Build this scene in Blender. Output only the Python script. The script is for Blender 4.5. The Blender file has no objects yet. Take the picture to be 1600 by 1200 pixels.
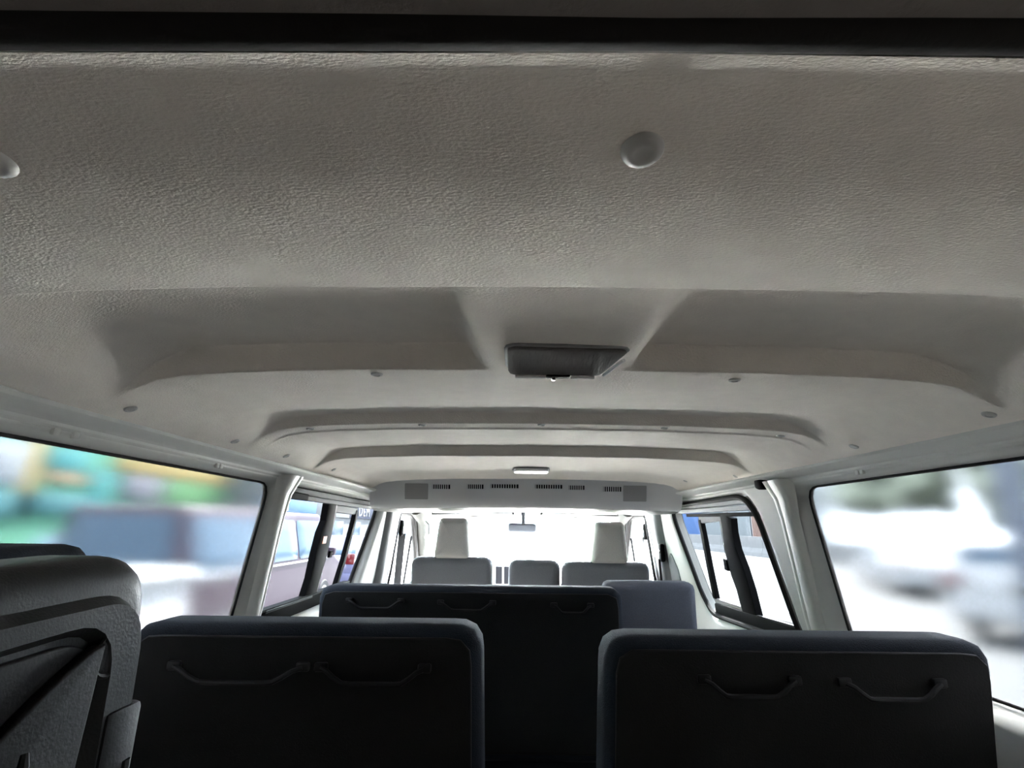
import bpy, bmesh, math, random
from mathutils import Vector, Matrix
random.seed(4)
PI = math.pi
R = math.radians
COL = bpy.context.scene.collection
SC = bpy.context.scene

# ------------------------------------------------------------------ camera
cam_d = bpy.data.cameras.new('camera'); cam_d.sensor_width = 36; cam_d.lens = 18.0; cam_d.clip_start = .01; cam_d.clip_end = 500
cam = bpy.data.objects.new('camera', cam_d); COL.objects.link(cam)
CAM = Vector((-.058, 0, 1.75))
cam.matrix_world = Matrix.Translation(CAM) @ Matrix.Rotation(R(.2), 4, 'Z') @ Matrix.Rotation(R(90 + 15.65), 4, 'X') @ Matrix.Rotation(R(.6), 4, 'Z')
SC.camera = cam
# ------------------------------------------------------------------ light
SC.view_settings.view_transform = 'Standard'; SC.view_settings.look = 'None'
SC.view_settings.gamma = 1; SC.view_settings.use_curve_mapping = False
SC.view_settings.exposure = 6.15
SC.cycles.max_bounces = 14; SC.cycles.diffuse_bounces = 6; SC.cycles.glossy_bounces = 4
SC.cycles.transmission_bounces = 8; SC.cycles.transparent_max_bounces = 16
SC.cycles.use_denoising = True
SC.cycles.sample_clamp_indirect = 6
world = bpy.data.worlds.new('sky'); SC.world = world; world.use_nodes = True
wn = world.node_tree; wn.nodes.clear()
wo = wn.nodes.new('ShaderNodeOutputWorld'); wb = wn.nodes.new('ShaderNodeBackground')
wb.inputs[0].default_value = (.86, .93, 1, 1); wb.inputs[1].default_value = 2.0
wn.links.new(wb.outputs[0], wo.inputs[0])
sun_d = bpy.data.lights.new('sun', 'SUN'); sun_d.energy = 12; sun_d.angle = R(2); sun_d.color = (1, .96, .9)
sun = bpy.data.objects.new('sun', sun_d); COL.objects.link(sun); sun.location = (4, 6, 9)
sun.rotation_euler = Vector((.30, 1.0, 1.15)).to_track_quat('Z', 'Y').to_euler()

# ------------------------------------------------------------------ materials
def mat(name, col, rough=.6, bump=0, scale=200, metal=0, var=0, vscale=8, spec=.5, alpha=1, coat=0, stretch=None):
    m = bpy.data.materials.new(name); m.use_nodes = True
    n = m.node_tree; b = n.nodes['Principled BSDF']
    b.inputs['Base Color'].default_value = (*col, 1); b.inputs['Roughness'].default_value = rough
    b.inputs['Metallic'].default_value = metal; b.inputs['Specular IOR Level'].default_value = spec
    b.inputs['Coat Weight'].default_value = coat
    tc = n.nodes.new('ShaderNodeTexCoord')
    if bump:
        t = n.nodes.new('ShaderNodeTexNoise'); t.inputs['Scale'].default_value = scale; t.inputs['Detail'].default_value = 3
        if stretch:
            mp = n.nodes.new('ShaderNodeMapping'); mp.inputs['Scale'].default_value = stretch
            n.links.new(tc.outputs['Object'], mp.inputs[0]); n.links.new(mp.outputs[0], t.inputs['Vector'])
        else:
            n.links.new(tc.outputs['Object'], t.inputs['Vector'])
        bp = n.nodes.new('ShaderNodeBump'); bp.inputs['Strength'].default_value = bump; bp.inputs['Distance'].default_value = .002
        n.links.new(t.outputs[0], bp.inputs['Height']); n.links.new(bp.outputs[0], b.inputs['Normal'])
    if var:
        t = n.nodes.new('ShaderNodeTexNoise'); t.inputs['Scale'].default_value = vscale; t.inputs['Detail'].default_value = 4
        n.links.new(tc.outputs['Object'], t.inputs['Vector'])
        r = n.nodes.new('ShaderNodeValToRGB')
        r.color_ramp.elements[0].position = .3; r.color_ramp.elements[1].position = .7
        r.color_ramp.elements[0].color = (*[c * (1 - var) for c in col], 1)
        r.color_ramp.elements[1].color = (*[min(1, c * (1 + var)) for c in col], 1)
        n.links.new(t.outputs[0], r.inputs[0]); n.links.new(r.outputs[0], b.inputs['Base Color'])
    return m

def glass_clear(name, tint, refl=.5):
    m = bpy.data.materials.new(name); m.use_nodes = True; n = m.node_tree; n.nodes.clear()
    o = n.nodes.new('ShaderNodeOutputMaterial'); t = n.nodes.new('ShaderNodeBsdfTransparent'); g = n.nodes.new('ShaderNodeBsdfGlossy')
    t.inputs[0].default_value = (*tint, 1); g.inputs['Roughness'].default_value = .02
    f = n.nodes.new('ShaderNodeFresnel'); f.inputs[0].default_value = 1.35
    mu = n.nodes.new('ShaderNodeMath'); mu.operation = 'MULTIPLY'; mu.inputs[1].default_value = refl
    x = n.nodes.new('ShaderNodeMixShader')
    n.links.new(f.outputs[0], mu.inputs[0]); n.links.new(mu.outputs[0], x.inputs[0])
    n.links.new(t.outputs[0], x.inputs[1]); n.links.new(g.outputs[0], x.inputs[2]); n.links.new(x.outputs[0], o.inputs[0])
    return m

def glass_frosted(name, tint, rough):
    m = bpy.data.materials.new(name); m.use_nodes = True; n = m.node_tree; n.nodes.clear()
    o = n.nodes.new('ShaderNodeOutputMaterial'); g = n.nodes.new('ShaderNodeBsdfRefraction')
    g.inputs['Color'].default_value = (*tint, 1); g.inputs['Roughness'].default_value = rough; g.inputs['IOR'].default_value = 1.45
    n.links.new(g.outputs[0], o.inputs[0])
    return m

M = {}
M['headliner'] = mat('headliner_fabric', (.74, .69, .63), .95, .6, 300, var=.03, vscale=30, spec=.1, stretch=(1, 2.2, 1))
M['clip'] = mat('clip_plastic', (.42, .41, .39), .5)
M['body'] = mat('cabin_paint', (.55, .55, .52), .6, .02, 60, spec=.2)
M['pillar'] = mat('pillar_plastic', (.60, .595, .555), .5, .1, 300)
M['dark_pillar'] = mat('dark_pillar_plastic', (.13, .135, .14), .6, .1, 300)
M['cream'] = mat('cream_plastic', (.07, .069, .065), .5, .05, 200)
M['duct'] = mat('duct_plastic', (.52, .52, .52), .55, .08, 300)
M['grille'] = mat('grille_plastic', (.25, .245, .245), .7, .4, 600)
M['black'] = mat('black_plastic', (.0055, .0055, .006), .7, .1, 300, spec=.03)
M['rubber'] = mat('black_rubber', (.012, .011, .011), .7, .2, 150, spec=.1)
M['tailgate'] = mat('tailgate_trim', (.14, .128, .118), .9, .4, 260, spec=.2)
M['fabric_dark'] = mat('charcoal_fabric', (.015, .019, .028), .9, .6, 500, var=.15, vscale=300, spec=.25)
M['fabric_mid'] = mat('slate_fabric', (.11, .117, .145), .9, .5, 500, var=.1, vscale=300, spec=.25)
M['fabric_front'] = mat('glare_paled_fabric', (.15, .157, .172), .9, .5, 500, var=.1, vscale=300, spec=.25)  # same cloth as the rear rows, lightened to paint in veiling glare
M['fabric_head'] = mat('glare_paled_head_fabric', (.42, .41, .39), .9, .5, 500, var=.08, vscale=300, spec=.25)  # headrest colour also lightened to stand for the glare
M['seat_back'] = mat('seat_back_vinyl', (.007, .0068, .0075), .7, .25, 350, spec=.3)
M['shell'] = mat('seat_shell_plastic', (.009, .0102, .0106), .5, .2, 500, spec=.4)
M['grip'] = mat('grip_plastic', (.0075, .0075, .008), .55, spec=.3)
M['shell_dark'] = mat('seat_recess_plastic', (.004, .0036, .0045), .6, .2, 400, spec=.3)
M['steel'] = mat('painted_steel', (.05, .05, .05), .4, metal=.6)
M['chrome'] = mat('chrome', (.8, .8, .8), .12, metal=1)
M['alu'] = mat('dull_aluminium', (.06, .062, .062), .6, spec=.1)
M['floor'] = mat('floor_vinyl', (.08, .08, .08), .8, .3, 120)
M['lens'] = mat('lamp_lens', (.10, .091, .085), .6, .4, 500, spec=.1, stretch=(1, .05, 1))
M['lens_pale'] = mat('lamp_lens_pale', (.85, .85, .83), .25)
M['dash'] = mat('dashboard_plastic', (.35, .355, .37), .6, .1, 300)
M['dash_dark'] = mat('dashboard_vent', (.008, .008, .0095), .7, spec=.05)
M['mirror_back'] = mat('mirror_housing', (.075, .08, .092), .5)
M['belt'] = mat('belt_webbing', (.006, .006, .007), .8, .4, 800)
M['belt_pale'] = mat('belt_webbing_pale', (.10, .10, .105), .7, .4, 800)
M['label_red'] = mat('label_orange', (.85, .30, .16), .5)
M['door_frame'] = mat('door_frame_trim', (.012, .012, .0135), .7, .05, 200, spec=.05)
M['visor'] = mat('visor_vinyl', (.028, .0275, .026), .7, .1, 300, spec=.05)
M['a_pillar'] = mat('windscreen_pillar_trim', (.04, .039, .036), .7, .05, 200, spec=.05)
M['white'] = mat('white_plastic', (.40, .40, .40), .4)
M['gl_front'] = glass_clear('windscreen_glass', (.95, .98, .97), .35)
M['gl_mid'] = glass_clear('tinted_glass', (.044, .0475, .051), .003)
M['gl_frost'] = glass_frosted('frosted_film_glass', (.172, .177, .182), .11)
M['road'] = mat('asphalt_road', (.044, .046, .047), .9, .3, 30, var=.06, vscale=.6)
M['kerb'] = mat('kerb_concrete', (.16, .16, .158), .9, .3, 20, var=.1, vscale=3)

# ------------------------------------------------------------------ helpers
def prop(o, label=None, cat=None, group=None, kind=None):
    if label: o['label'] = label
    if cat: o['category'] = cat
    if group: o['group'] = group
    if kind: o['kind'] = kind
    return o

def empty(name, loc, label=None, cat=None, group=None, kind=None, rotz=0):
    o = bpy.data.objects.new(name, None); COL.objects.link(o); o.location = loc; o.rotation_euler.z = rotz
    o.empty_display_size = .05
    return prop(o, label, cat, group, kind)

def from_bm(name, bm, m, parent=None, smooth=True, angle=35):
    me = bpy.data.meshes.new(name)
    bmesh.ops.recalc_face_normals(bm, faces=bm.faces)
    bm.to_mesh(me); bm.free()
    o = bpy.data.objects.new(name, me); COL.objects.link(o)
    for mm in (m if isinstance(m, (list, tuple)) else [m]): me.materials.append(mm)
    if smooth:
        me.polygons.foreach_set('use_smooth', [True] * len(me.polygons))
        try: me.set_sharp_from_angle(angle=R(angle))
        except Exception: pass
    if parent:
        o.parent = parent                                  # world coordinates kept: offset by the parent's place
        me.transform(world_of(parent).inverted())
    return o

def world_of(o):
    mtx = Matrix.LocRotScale(o.location, o.rotation_euler, o.scale)
    return (world_of(o.parent) @ mtx) if o.parent else mtx

def raw(name, verts, faces, m, parent=None, smooth=True, angle=35):
    bm = bmesh.new()
    vs = [bm.verts.new(v) for v in verts]
    for f in faces:
        try: bm.faces.new([vs[i] for i in f])
        except ValueError: pass
    return from_bm(name, bm, m, parent, smooth, angle)

def add_box(bm, lo, hi, bev=0, rot=None, seg=2):
    c = (Vector(lo) + Vector(hi)) / 2; s = Vector(hi) - Vector(lo)
    r = bmesh.ops.create_cube(bm, size=1)
    vs = r['verts']
    bmesh.ops.scale(bm, vec=s, verts=vs)
    if bev:
        es = list({e for v in vs for e in v.link_edges})
        b = bmesh.ops.bevel(bm, geom=es, offset=min(bev, min(s) * .45), segments=seg, affect='EDGES', profile=.5)
        vs = list({v for f in b['faces'] for v in f.verts} | {v for v in vs if v.is_valid})
    if rot is not None: bmesh.ops.rotate(bm, cent=(0, 0, 0), matrix=rot, verts=vs)
    bmesh.ops.translate(bm, vec=c, verts=vs)
    return vs

def box(name, lo, hi, m, parent=None, bev=0, rot=None):
    bm = bmesh.new(); add_box(bm, lo, hi, bev, rot)
    return from_bm(name, bm, m, parent)

def add_tube(bm, pts, r, seg=10, closed=False, flat=None):
    """round (or flat=(half width, half thickness, width direction)) bar along pts"""
    pts = [Vector(p) for p in pts]; n = len(pts); rings = []
    up = None
    for i, p in enumerate(pts):
        if closed: t = pts[(i + 1) % n] - pts[i - 1]
        else: t = pts[min(i + 1, n - 1)] - pts[max(i - 1, 0)]
        t.normalize()
        if flat:
            a = Vector(flat[2]); a = (a - t * a.dot(t)).normalized(); b = t.cross(a)
            co = [p + a * flat[0] * sx + b * flat[1] * sy for sx, sy in ((-1, -1), (1, -1), (1, 1), (-1, 1))]
        else:
            if up is None: up = Vector((0, 0, 1)) if abs(t.z) < .9 else Vector((0, 1, 0))
            a = t.cross(up).normalized(); b = a.cross(t).normalized(); up = b
            rr = r[i] if isinstance(r, (list, tuple)) else r
            co = [p + (a * math.cos(q) + b * math.sin(q)) * rr for q in [2 * PI * k / seg for k in range(seg)]]
        rings.append([bm.verts.new(c) for c in co])
    s = len(rings[0])
    for i in range(n if closed else n - 1):
        A, B = rings[i], rings[(i + 1) % n]
        for k in range(s): bm.faces.new((A[k], A[(k + 1) % s], B[(k + 1) % s], B[k]))
    if not closed:
        bm.faces.new(list(reversed(rings[0]))); bm.faces.new(rings[-1])

def tube(name, pts, r, m, parent=None, seg=10, closed=False, flat=None):
    bm = bmesh.new(); add_tube(bm, pts, r, seg, closed, flat)
    return from_bm(name, bm, m, parent)

def add_lathe(bm, prof, origin, axis, seg=20):
    """prof: (radius, height along axis)"""
    q = Vector((0, 0, 1)).rotation_difference(Vector(axis)); o = Vector(origin); rings = []
    for r, h in prof:
        if r < 1e-6: rings.append([bm.verts.new(o + q @ Vector((0, 0, h)))])
        else: rings.append([bm.verts.new(o + q @ Vector((r * math.cos(2 * PI * k / seg), r * math.sin(2 * PI * k / seg), h))) for k in range(seg)])
    for A, B in zip(rings, rings[1:]):
        for k in range(seg):
            a = [A[k % len(A)], A[(k + 1) % len(A)]] if len(A) > 1 else [A[0]]
            b = [B[(k + 1) % len(B)], B[k % len(B)]] if len(B) > 1 else [B[0]]
            if len(a) + len(b) > 2: bm.faces.new(a + b)

def lathe(name, prof, origin, axis, m, parent=None, seg=20):
    bm = bmesh.new(); add_lathe(bm, prof, origin, axis, seg)
    return from_bm(name, bm, m, parent)

def rounded(poly, rad, n=6):
    """polygon with every corner rounded; rad a number or one per corner"""
    out = []; k = len(poly)
    for i in range(k):
        p0, p, p1 = Vector(poly[i - 1]), Vector(poly[i]), Vector(poly[(i + 1) % k])
        r = rad[i] if isinstance(rad, (list, tuple)) else rad
        d0, d1 = (p0 - p), (p1 - p)
        if r < 1e-5: out.append(p); continue
        a = d0.angle(d1); t = min(r / math.tan(a / 2), d0.length * .48, d1.length * .48)
        A, B = p + d0.normalized() * t, p + d1.normalized() * t
        for j in range(n + 1):
            s = j / n
            out.append(A * (1 - s) ** 2 + p * 2 * s * (1 - s) + B * s * s)
    return out

def resample(poly, n):
    pts = [Vector(p) for p in poly]; L = [0]
    for i in range(len(pts)): L.append(L[-1] + (pts[(i + 1) % len(pts)] - pts[i]).length)
    out = []; j = 0
    for k in range(n):
        s = L[-1] * k / n
        while L[j + 1] < s: j += 1
        f = (s - L[j]) / max(1e-9, L[j + 1] - L[j])
        out.append(pts[j].lerp(pts[(j + 1) % len(pts)], f))
    return out

def inset(poly, d):
    n = len(poly); out = []
    area = sum(poly[i].x * poly[(i + 1) % n].y - poly[(i + 1) % n].x * poly[i].y for i in range(n))
    s = 1 if area > 0 else -1
    for i in range(n):
        t = (poly[(i + 1) % n] - poly[i - 1]).normalized()
        out.append(poly[i] + Vector((-t.y, t.x)) * d * s)
    return out

def add_pillow(bm, poly, th, r, f, n=4, bulge=0, rings=3):
    """slab with rounded rim; poly 2D, f(u, v, d) -> place, d runs 0..th; bulge swells both faces"""
    poly = [Vector(p) for p in poly]; c = sum(poly, Vector((0, 0))) / len(poly); seq = []
    inn = inset(poly, r)
    for k in range(rings):
        t = (k + 1) / (rings + 1); seq.append(([c.lerp(p, t) for p in inn], -bulge * (1 - t * t)))
    for k in range(n + 1):
        a = k / n * PI / 2; seq.append((inset(poly, r * (1 - math.sin(a))), r * (1 - math.cos(a))))
    for k in range(n, -1, -1):
        a = k / n * PI / 2; seq.append((inset(poly, r * (1 - math.sin(a))), th - r * (1 - math.cos(a))))
    for k in range(rings - 1, -1, -1):
        t = (k + 1) / (rings + 1); seq.append(([c.lerp(p, t) for p in inn], th + bulge * (1 - t * t)))
    R_ = [[bm.verts.new(f(p.x, p.y, d)) for p in ps] for ps, d in seq]
    for A, B in zip(R_, R_[1:]):
        for i in range(len(A)): bm.faces.new((A[i], A[(i + 1) % len(A)], B[(i + 1) % len(A)], B[i]))
    v0 = bm.verts.new(f(c.x, c.y, -bulge)); v1 = bm.verts.new(f(c.x, c.y, th + bulge))
    for i in range(len(R_[0])):
        bm.faces.new((v0, R_[0][(i + 1) % len(R_[0])], R_[0][i])); bm.faces.new((v1, R_[-1][i], R_[-1][(i + 1) % len(R_[0])]))

def pillow(name, poly, th, r, f, m, parent=None, **k):
    bm = bmesh.new(); add_pillow(bm, poly, th, r, f, **k)
    return from_bm(name, bm, m, parent, angle=50)

def sstep(a, b, x):
    t = max(0, min(1, (x - a) / (b - a))); return t * t * (3 - 2 * t)
def lin(x, xs, ys):
    if x <= xs[0]: return ys[0]
    for i in range(1, len(xs)):
        if x <= xs[i]: return ys[i - 1] + (ys[i] - ys[i - 1]) * (x - xs[i - 1]) / (xs[i] - xs[i - 1])
    return ys[-1]

# ------------------------------------------------------------------ the van's shell
FZ = .62
def W(z, y=0):
    w = lin(z, [.62, 1.2, 1.45, 1.5, 1.88, 1.92], [.77, .79, .775, .765, .72, .71])
    return w * (1 - .125 * sstep(2.75, 3.9, y))

ground = raw('floor', [(-60, -25, 0), (60, -25, 0), (60, 130, 0), (-60, 130, 0)], [(0, 1, 2, 3)], M['road'])
ground.name = 'road'; prop(ground, 'pale sunlit road surface outside the van', kind='structure')
M['apron'] = mat('pale_bounce_apron', (.50, .50, .49), .9, .3, 30, var=.05, vscale=.6)  # pale slab added to bounce light through the windscreen onto the headliner
ap = box('trim_5', (-2.3, 4.6, .002), (3.4, 88, .012), M['apron']); prop(ap, 'pale apron added ahead of the van to bounce light', kind='structure')
pv = box('trim_6', (-10.5, 1.0, .002), (-2.35, 30, .012), mat('pale_pavement', (.12, .12, .118), .9, .3, 20, var=.06, vscale=.8)); prop(pv, 'pale pavement beneath the dark red minivan', kind='structure')
fl = box('floor', (-.80, .10, FZ - .06), (.80, 3.9, FZ), M['floor']); prop(fl, 'dark vinyl van floor between the seats', kind='structure')
for s in (-1, 1):                                            # the floor is carried on sill beams down to the road wheels
    pass

def ceil_base(x, y):
    k = 1 - .10 * sstep(1.3, 1.6, y)
    a = abs(x) * k
    z = lin(a, [0, .3, .45, .52, .56, .585, .605, .625, .66, .70], [1.965, 1.9625, 1.957, 1.952, 1.945, 1.934, 1.919, 1.910, 1.904, 1.902])
    return z
def ceil_relief(x, y):
    a = abs(x); r = 0
    # two shallow pockets behind the lamp island
    span = sstep(.432, .442, y) * (1 - sstep(.676, .692, y))
    endw = .60
    m = sstep(.098, .128, a) * (1 - sstep(endw - .11, endw + .03, a))
    r += (.025 + .011 * max(0, min(1, (y - .44) / .24))) * span * m
    r += .007 * sstep(.432, .438, y) * (1 - sstep(.45, .69, y)) * (1 - m)
    # second rib
    m2 = 1 - sstep(.50, .62, a)
    r += .022 * (max(0, min(1, (y - .74) / .325)) ** 1.5) * (1 - sstep(1.066, 1.082, y)) * m2
    # small seam bead
    r -= .003 * math.exp(-((y - 1.135) / .006) ** 2) * (1 - sstep(.55, .62, a))
    # third rib
    yy = y + .22 * max(0, a - .45) ** 1.2
    m3 = 1 - sstep(.57, .69, a)
    r += .032 * (max(0, min(1, (y - 1.15) / .435)) ** 1.5) * (1 - sstep(1.586, 1.604, y)) * m3
    # the rear panel bellies down a little
    if y < .432: r -= .012 * math.sin(PI * max(0, y - .19) / .242)
    # rolled rear edge
    r -= .004 * (1 - sstep(.186, .200, y))
    # rounded front edge down to the duct
    r -= .004 * sstep(2.24, 2.34, y) ** 2
    return r
NX, X0 = 120, .70
ys = []
y = .186
while y < 2.345:
    ys.append(y)
    fine = any(abs(y - c) < w for c, w in ((.437, .02), (.68, .03), (1.07, .025), (1.135, .02), (1.59, .03), (.19, .03), (2.3, .06)))
    y += .002 if fine else .008
xs = [-X0 + 2 * X0 * i / NX for i in range(NX + 1)]
V = [(x, y, ceil_base(x, y) + ceil_relief(x, y)) for y in ys for x in xs]
Fc = [(j * (NX + 1) + i, j * (NX + 1) + i + 1, (j + 1) * (NX + 1) + i + 1, (j + 1) * (NX + 1) + i) for j in range(len(ys) - 1) for i in range(NX)]
ceiling = raw('ceiling', V, Fc, M['headliner'], angle=180)
prop(ceiling, 'grey moulded fabric headliner with cross ribs and round clips', kind='structure')
def ceil_z(x, y): return ceil_base(x, y) + ceil_relief(x, y)
def ceil_n(x, y):
    e = .004
    return Vector(((ceil_z(x + e, y) - ceil_z(x - e, y)) / (2 * e), (ceil_z(x, y + e) - ceil_z(x, y - e)) / (2 * e), -1)).normalized()
clips = [(-.257, .712), (.267, .724), (-.62, .733), (.62, .715), (-.62, 1.027), (.62, 1.015), (-.62, 1.27), (-.50, 1.10), (-.256, 1.095), (.003, 1.09), (.272, 1.10), (.53, 1.115), (-.655, 1.72), (.672, 1.70), (.64, 2.1)]
for i, (x, y) in enumerate(clips):
    lathe('trim_clip', [(.0085, -.002), (.0088, .0008), (.0078, .0022), (.005, .0028), (.0045, .0018), (0, .0018)], (x, y, ceil_z(x, y)), ceil_n(x, y), M['clip'], ceiling, 18)
for x, y in ((.0137, .244), (-.362, .2506)):
    lathe('headliner_button', [(.0125, -.002), (.0122, .0012), (.0105, .0032), (.0075, .0040), (.005, .0034), (.003, .0028), (0, .0027)], (x, y, ceil_z(x, y)), ceil_n(x, y), M['clip'], ceiling, 28)
bm = bmesh.new(); add_box(bm, (-.795, .10, 2.03), (.795, 3.40, 2.05), .008)
for sx in (-1, 1): add_box(bm, (sx * .785 - .01, .10, 1.872), (sx * .785 + .01, 3.36, 2.035))
add_box(bm, (-.78, 3.36, 1.856), (.78, 3.40, 2.035))
roof = from_bm('roof', bm, M['body']); prop(roof, 'painted van roof skin above the headliner', kind='structure')
# rear header, hatch rubber and the raised tailgate
hd = box('trim_1', (-.76, .115, 1.955), (.76, .184, 2.03), M['tailgate'], bev=.006); prop(hd, 'dark roof header over the open rear hatch', kind='structure')
hd_pts = [(-.74, .172, 1.5), (-.725, .172, 1.80), (-.70, .172, 1.90), (-.64, .172, 1.944), (-.45, .172, 1.957), (0, .172, 1.961), (.45, .172, 1.957), (.64, .172, 1.944), (.70, .172, 1.90), (.725, .172, 1.80), (.74, .172, 1.5)]
tube('weatherstrip', hd_pts, .010, M['rubber'], hd, 12)
tube('weatherstrip_lip', [(x * .995, y - .024, z + .004) for x, y, z in hd_pts], .008, M['rubber'], hd, 10)
tg = empty('tailgate', (0, .10, 2.06), 'raised dark tailgate above the open rear of the van', 'tailgate')
bm = bmesh.new(); add_box(bm, (-.78, -.98, 2.055), (.78, .098, 2.17), .02)
bmesh.ops.rotate(bm, cent=(0, .09, 2.1), matrix=Matrix.Rotation(R(-8), 3, 'X'), verts=bm.verts)
from_bm('tailgate_panel', bm, M['tailgate'], tg)
for s in (-1, 1):
    tube('gas_strut', [(s * .70, .12, 1.85), (s * .69, -.25, 2.13)], .009, M['black'], tg, 8)
    box('hinge', (s * .4 - .03, .06, 2.05), (s * .4 + .03, .12, 2.13), M['black'], tg, .005)

# holes in the side walls as (y, z)
H_RL = rounded([(.33, 1.46), (1.470, 1.46), (1.498, 1.866), (.33, 1.868)], [.06, .05, .05, .06])
H_RR = rounded([(.33, 1.46), (1.422, 1.46), (1.452, 1.866), (.33, 1.868)], [.06, .05, .05, .06])
H_REAR = {-1: H_RL, 1: H_RR}
H_ML = rounded([(1.548, 1.46), (2.495, 1.465), (2.755, 1.863), (1.615, 1.868)], [.05, .07, .05, .05])
H_MR = rounded([(1.605, 1.425), (2.36, 1.405), (2.64, 1.860), (1.73, 1.864)], [.05, .17, .07, .16], 10)
H_DOOR = rounded([(3.07, 1.38), (3.78, 1.38), (3.40, 1.832), (3.05, 1.832)], [.04, .05, .14, .04])
NP = 144
def ring_panel(name, hole, outer, side, m, parent=None, reveal=.05, lip=.034):
    hole = resample(hole, NP); c = sum(hole, Vector((0, 0))) / NP
    outer = [Vector(p) for p in outer]; k = len(outer); far = []
    for p in hole:
        d = (p - c).normalized(); best = 9
        for i in range(k):
            a, b = outer[i], outer[(i + 1) % k]; e = b - a; den = d.x * e.y - d.y * e.x
            if abs(den) < 1e-9: continue
            w = a - c; t = (w.x * e.y - w.y * e.x) / den; u = (w.x * d.y - w.y * d.x) / den
            if t > 0 and -1e-6 <= u <= 1 + 1e-6: best = min(best, t)
        far.append(c + d * best)
    for q in outer:                                          # true corners
        a0 = math.atan2((q - c).y, (q - c).x)
        i = min(range(NP), key=lambda i: abs((math.atan2((far[i] - c).y, (far[i] - c).x) - a0 + PI) % (2 * PI) - PI)); far[i] = q
    prof = [(0, reveal), (.05, reveal - .002), (.3, .024), (.55, .010), (.8, .003), (1, 0)]
    V, F, rows = [], [], 0
    for t, off in prof:
        for p, q in zip(hole, far):
            L = (q - p).length; d = lip * t * min(1, L / .05)
            g = p.lerp(q, d / L); V.append((side * (W(g.y, g.x) + off), g.x, g.y))
        rows += 1
    for t in (.2, .4, .6, .8, 1):
        for p, q in zip(hole, far):
            L = (q - p).length; d0 = lip * min(1, L / .05); g = p.lerp(q, (d0 + (L - d0) * t) / L)
            V.append((side * W(g.y, g.x), g.x, g.y))
        rows += 1
    for r in range(rows - 1):
        for i in range(NP):
            j = (i + 1) % NP; F.append((r * NP + i, r * NP + j, (r + 1) * NP + j, (r + 1) * NP + i))
    return raw(name, V, F, m, parent, angle=60)

def wall_pts(poly, side, off): return [(side * (W(p[1], p[0]) + off), p[0], p[1]) for p in poly]
def pane(name, hole, side, off, m, parent, thick=0, grow=.012):
    hole = inset(resample(hole, NP), -grow); c = sum(hole, Vector((0, 0))) / NP
    V, F = [], []
    def sheet(o):
        b = len(V)
        for k in range(8):
            for p in hole:
                g = c.lerp(p, (k + 1) / 8); V.append((side * (W(g.y, g.x) + o), g.x, g.y))
        V.append((side * (W(c.y, c.x) + o), c.x, c.y)); e = len(V) - 1
        for i in range(NP):
            F.append((b + i, b + (i + 1) % NP, e))
            for k in range(7):
                F.append((b + k * NP + i, b + k * NP + (i + 1) % NP, b + (k + 1) * NP + (i + 1) % NP, b + (k + 1) * NP + i))
        return b + 7 * NP
    a = sheet(off)
    if thick:
        b = sheet(off + thick)
        for i in range(NP): F.append((a + i, a + (i + 1) % NP, b + (i + 1) % NP, b + i))
    return raw(name, V, F, m, parent, angle=60)

TOP = 1.884
def side_wall(side, name, hmid, label):
    w = ring_panel(name, H_REAR[side], [(.12, FZ), (1.52, FZ), (1.52, TOP), (.12, TOP)], side, M['body'])
    prop(w, label, kind='structure')
    ring_panel('window_surround', hmid, [(1.52, FZ), (2.80, FZ), (2.80, TOP), (1.52, TOP)], side, M['body'], w)
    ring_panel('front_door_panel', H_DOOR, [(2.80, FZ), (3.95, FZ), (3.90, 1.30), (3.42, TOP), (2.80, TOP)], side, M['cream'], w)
    # roof rail between headliner and window flange
    prof = [(.718, 1.880), (.713, 1.884), (.7115, 1.8885), (.708, 1.8905), (.700, 1.8925), (.676, 1.8965), (.668, 1.899), (.664, 1.9035), (.666, 1.908)]
    yy = [.12 + .1 * i for i in range(29)]; V, F = [], []
    for y in yy:
        for x, z in prof: V.append((side * x * (1 - .125 * sstep(2.75, 3.9, y)), y, z))
    k = len(prof)
    for j in range(len(yy) - 1):
        for i in range(k - 1): F.append((j * k + i, j * k + i + 1, (j + 1) * k + i + 1, (j + 1) * k + i))
    raw('roof_rail', V, F, M['body'], w, angle=30)
    # C pillar cover
    def column(nm, y0, y1, z0, m, proud, ztop=1.888):
        V, F = [], []; cs = [(0, -.004), (.06, proud * .55), (.16, proud * .9), (.3, proud), (.55, proud * .92), (.62, proud * .72), (.68, proud * .9), (.84, proud * .8), (.95, proud * .45), (1, -.004)]
        n = 24
        for j in range(n + 1):
            z = z0 + (ztop - z0) * j / n; flare = .05 * sstep(1.78, 1.89, z)
            for u, p in cs:
                y = y0 - flare * .4 + (y1 - y0 + flare * .8) * u
                V.append((side * (W(z, y) - p - (.02 * sstep(1.82, 1.89, z) if 0 < u < 1 else 0)), y, z))
        k = len(cs)
        for j in range(n):
            for i in range(k - 1): F.append((j * k + i, j * k + i + 1, (j + 1) * k + i + 1, (j + 1) * k + i))
        return raw(nm, V, F, m, w, angle=45)
    column('pillar_trim', 1.478 if side < 0 else 1.462, 1.546, FZ + .02, M['pillar'], .018)
    column('front_pillar_trim', 2.81, 3.02, FZ + .02, M['dark_pillar'], .03)
    # pressed bumps on the window flange
    for y in (.73, .765, 1.15, 1.165):
        bm = bmesh.new(); add_box(bm, (side * .7195 - .004, y - .006, 1.871), (side * .7195 + .004, y + .006, 1.884), .003)
        from_bm('flange_bump', bm, M['body'], w)
    # A pillar
    tube('windscreen_pillar', [(side * .66, 3.30, 1.865), (side * .635, 3.46, 1.80), (side * .655, 3.72, 1.52), (side * .67, 3.93, 1.24)], .05, M['a_pillar'], w, 14)
    return w
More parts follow.
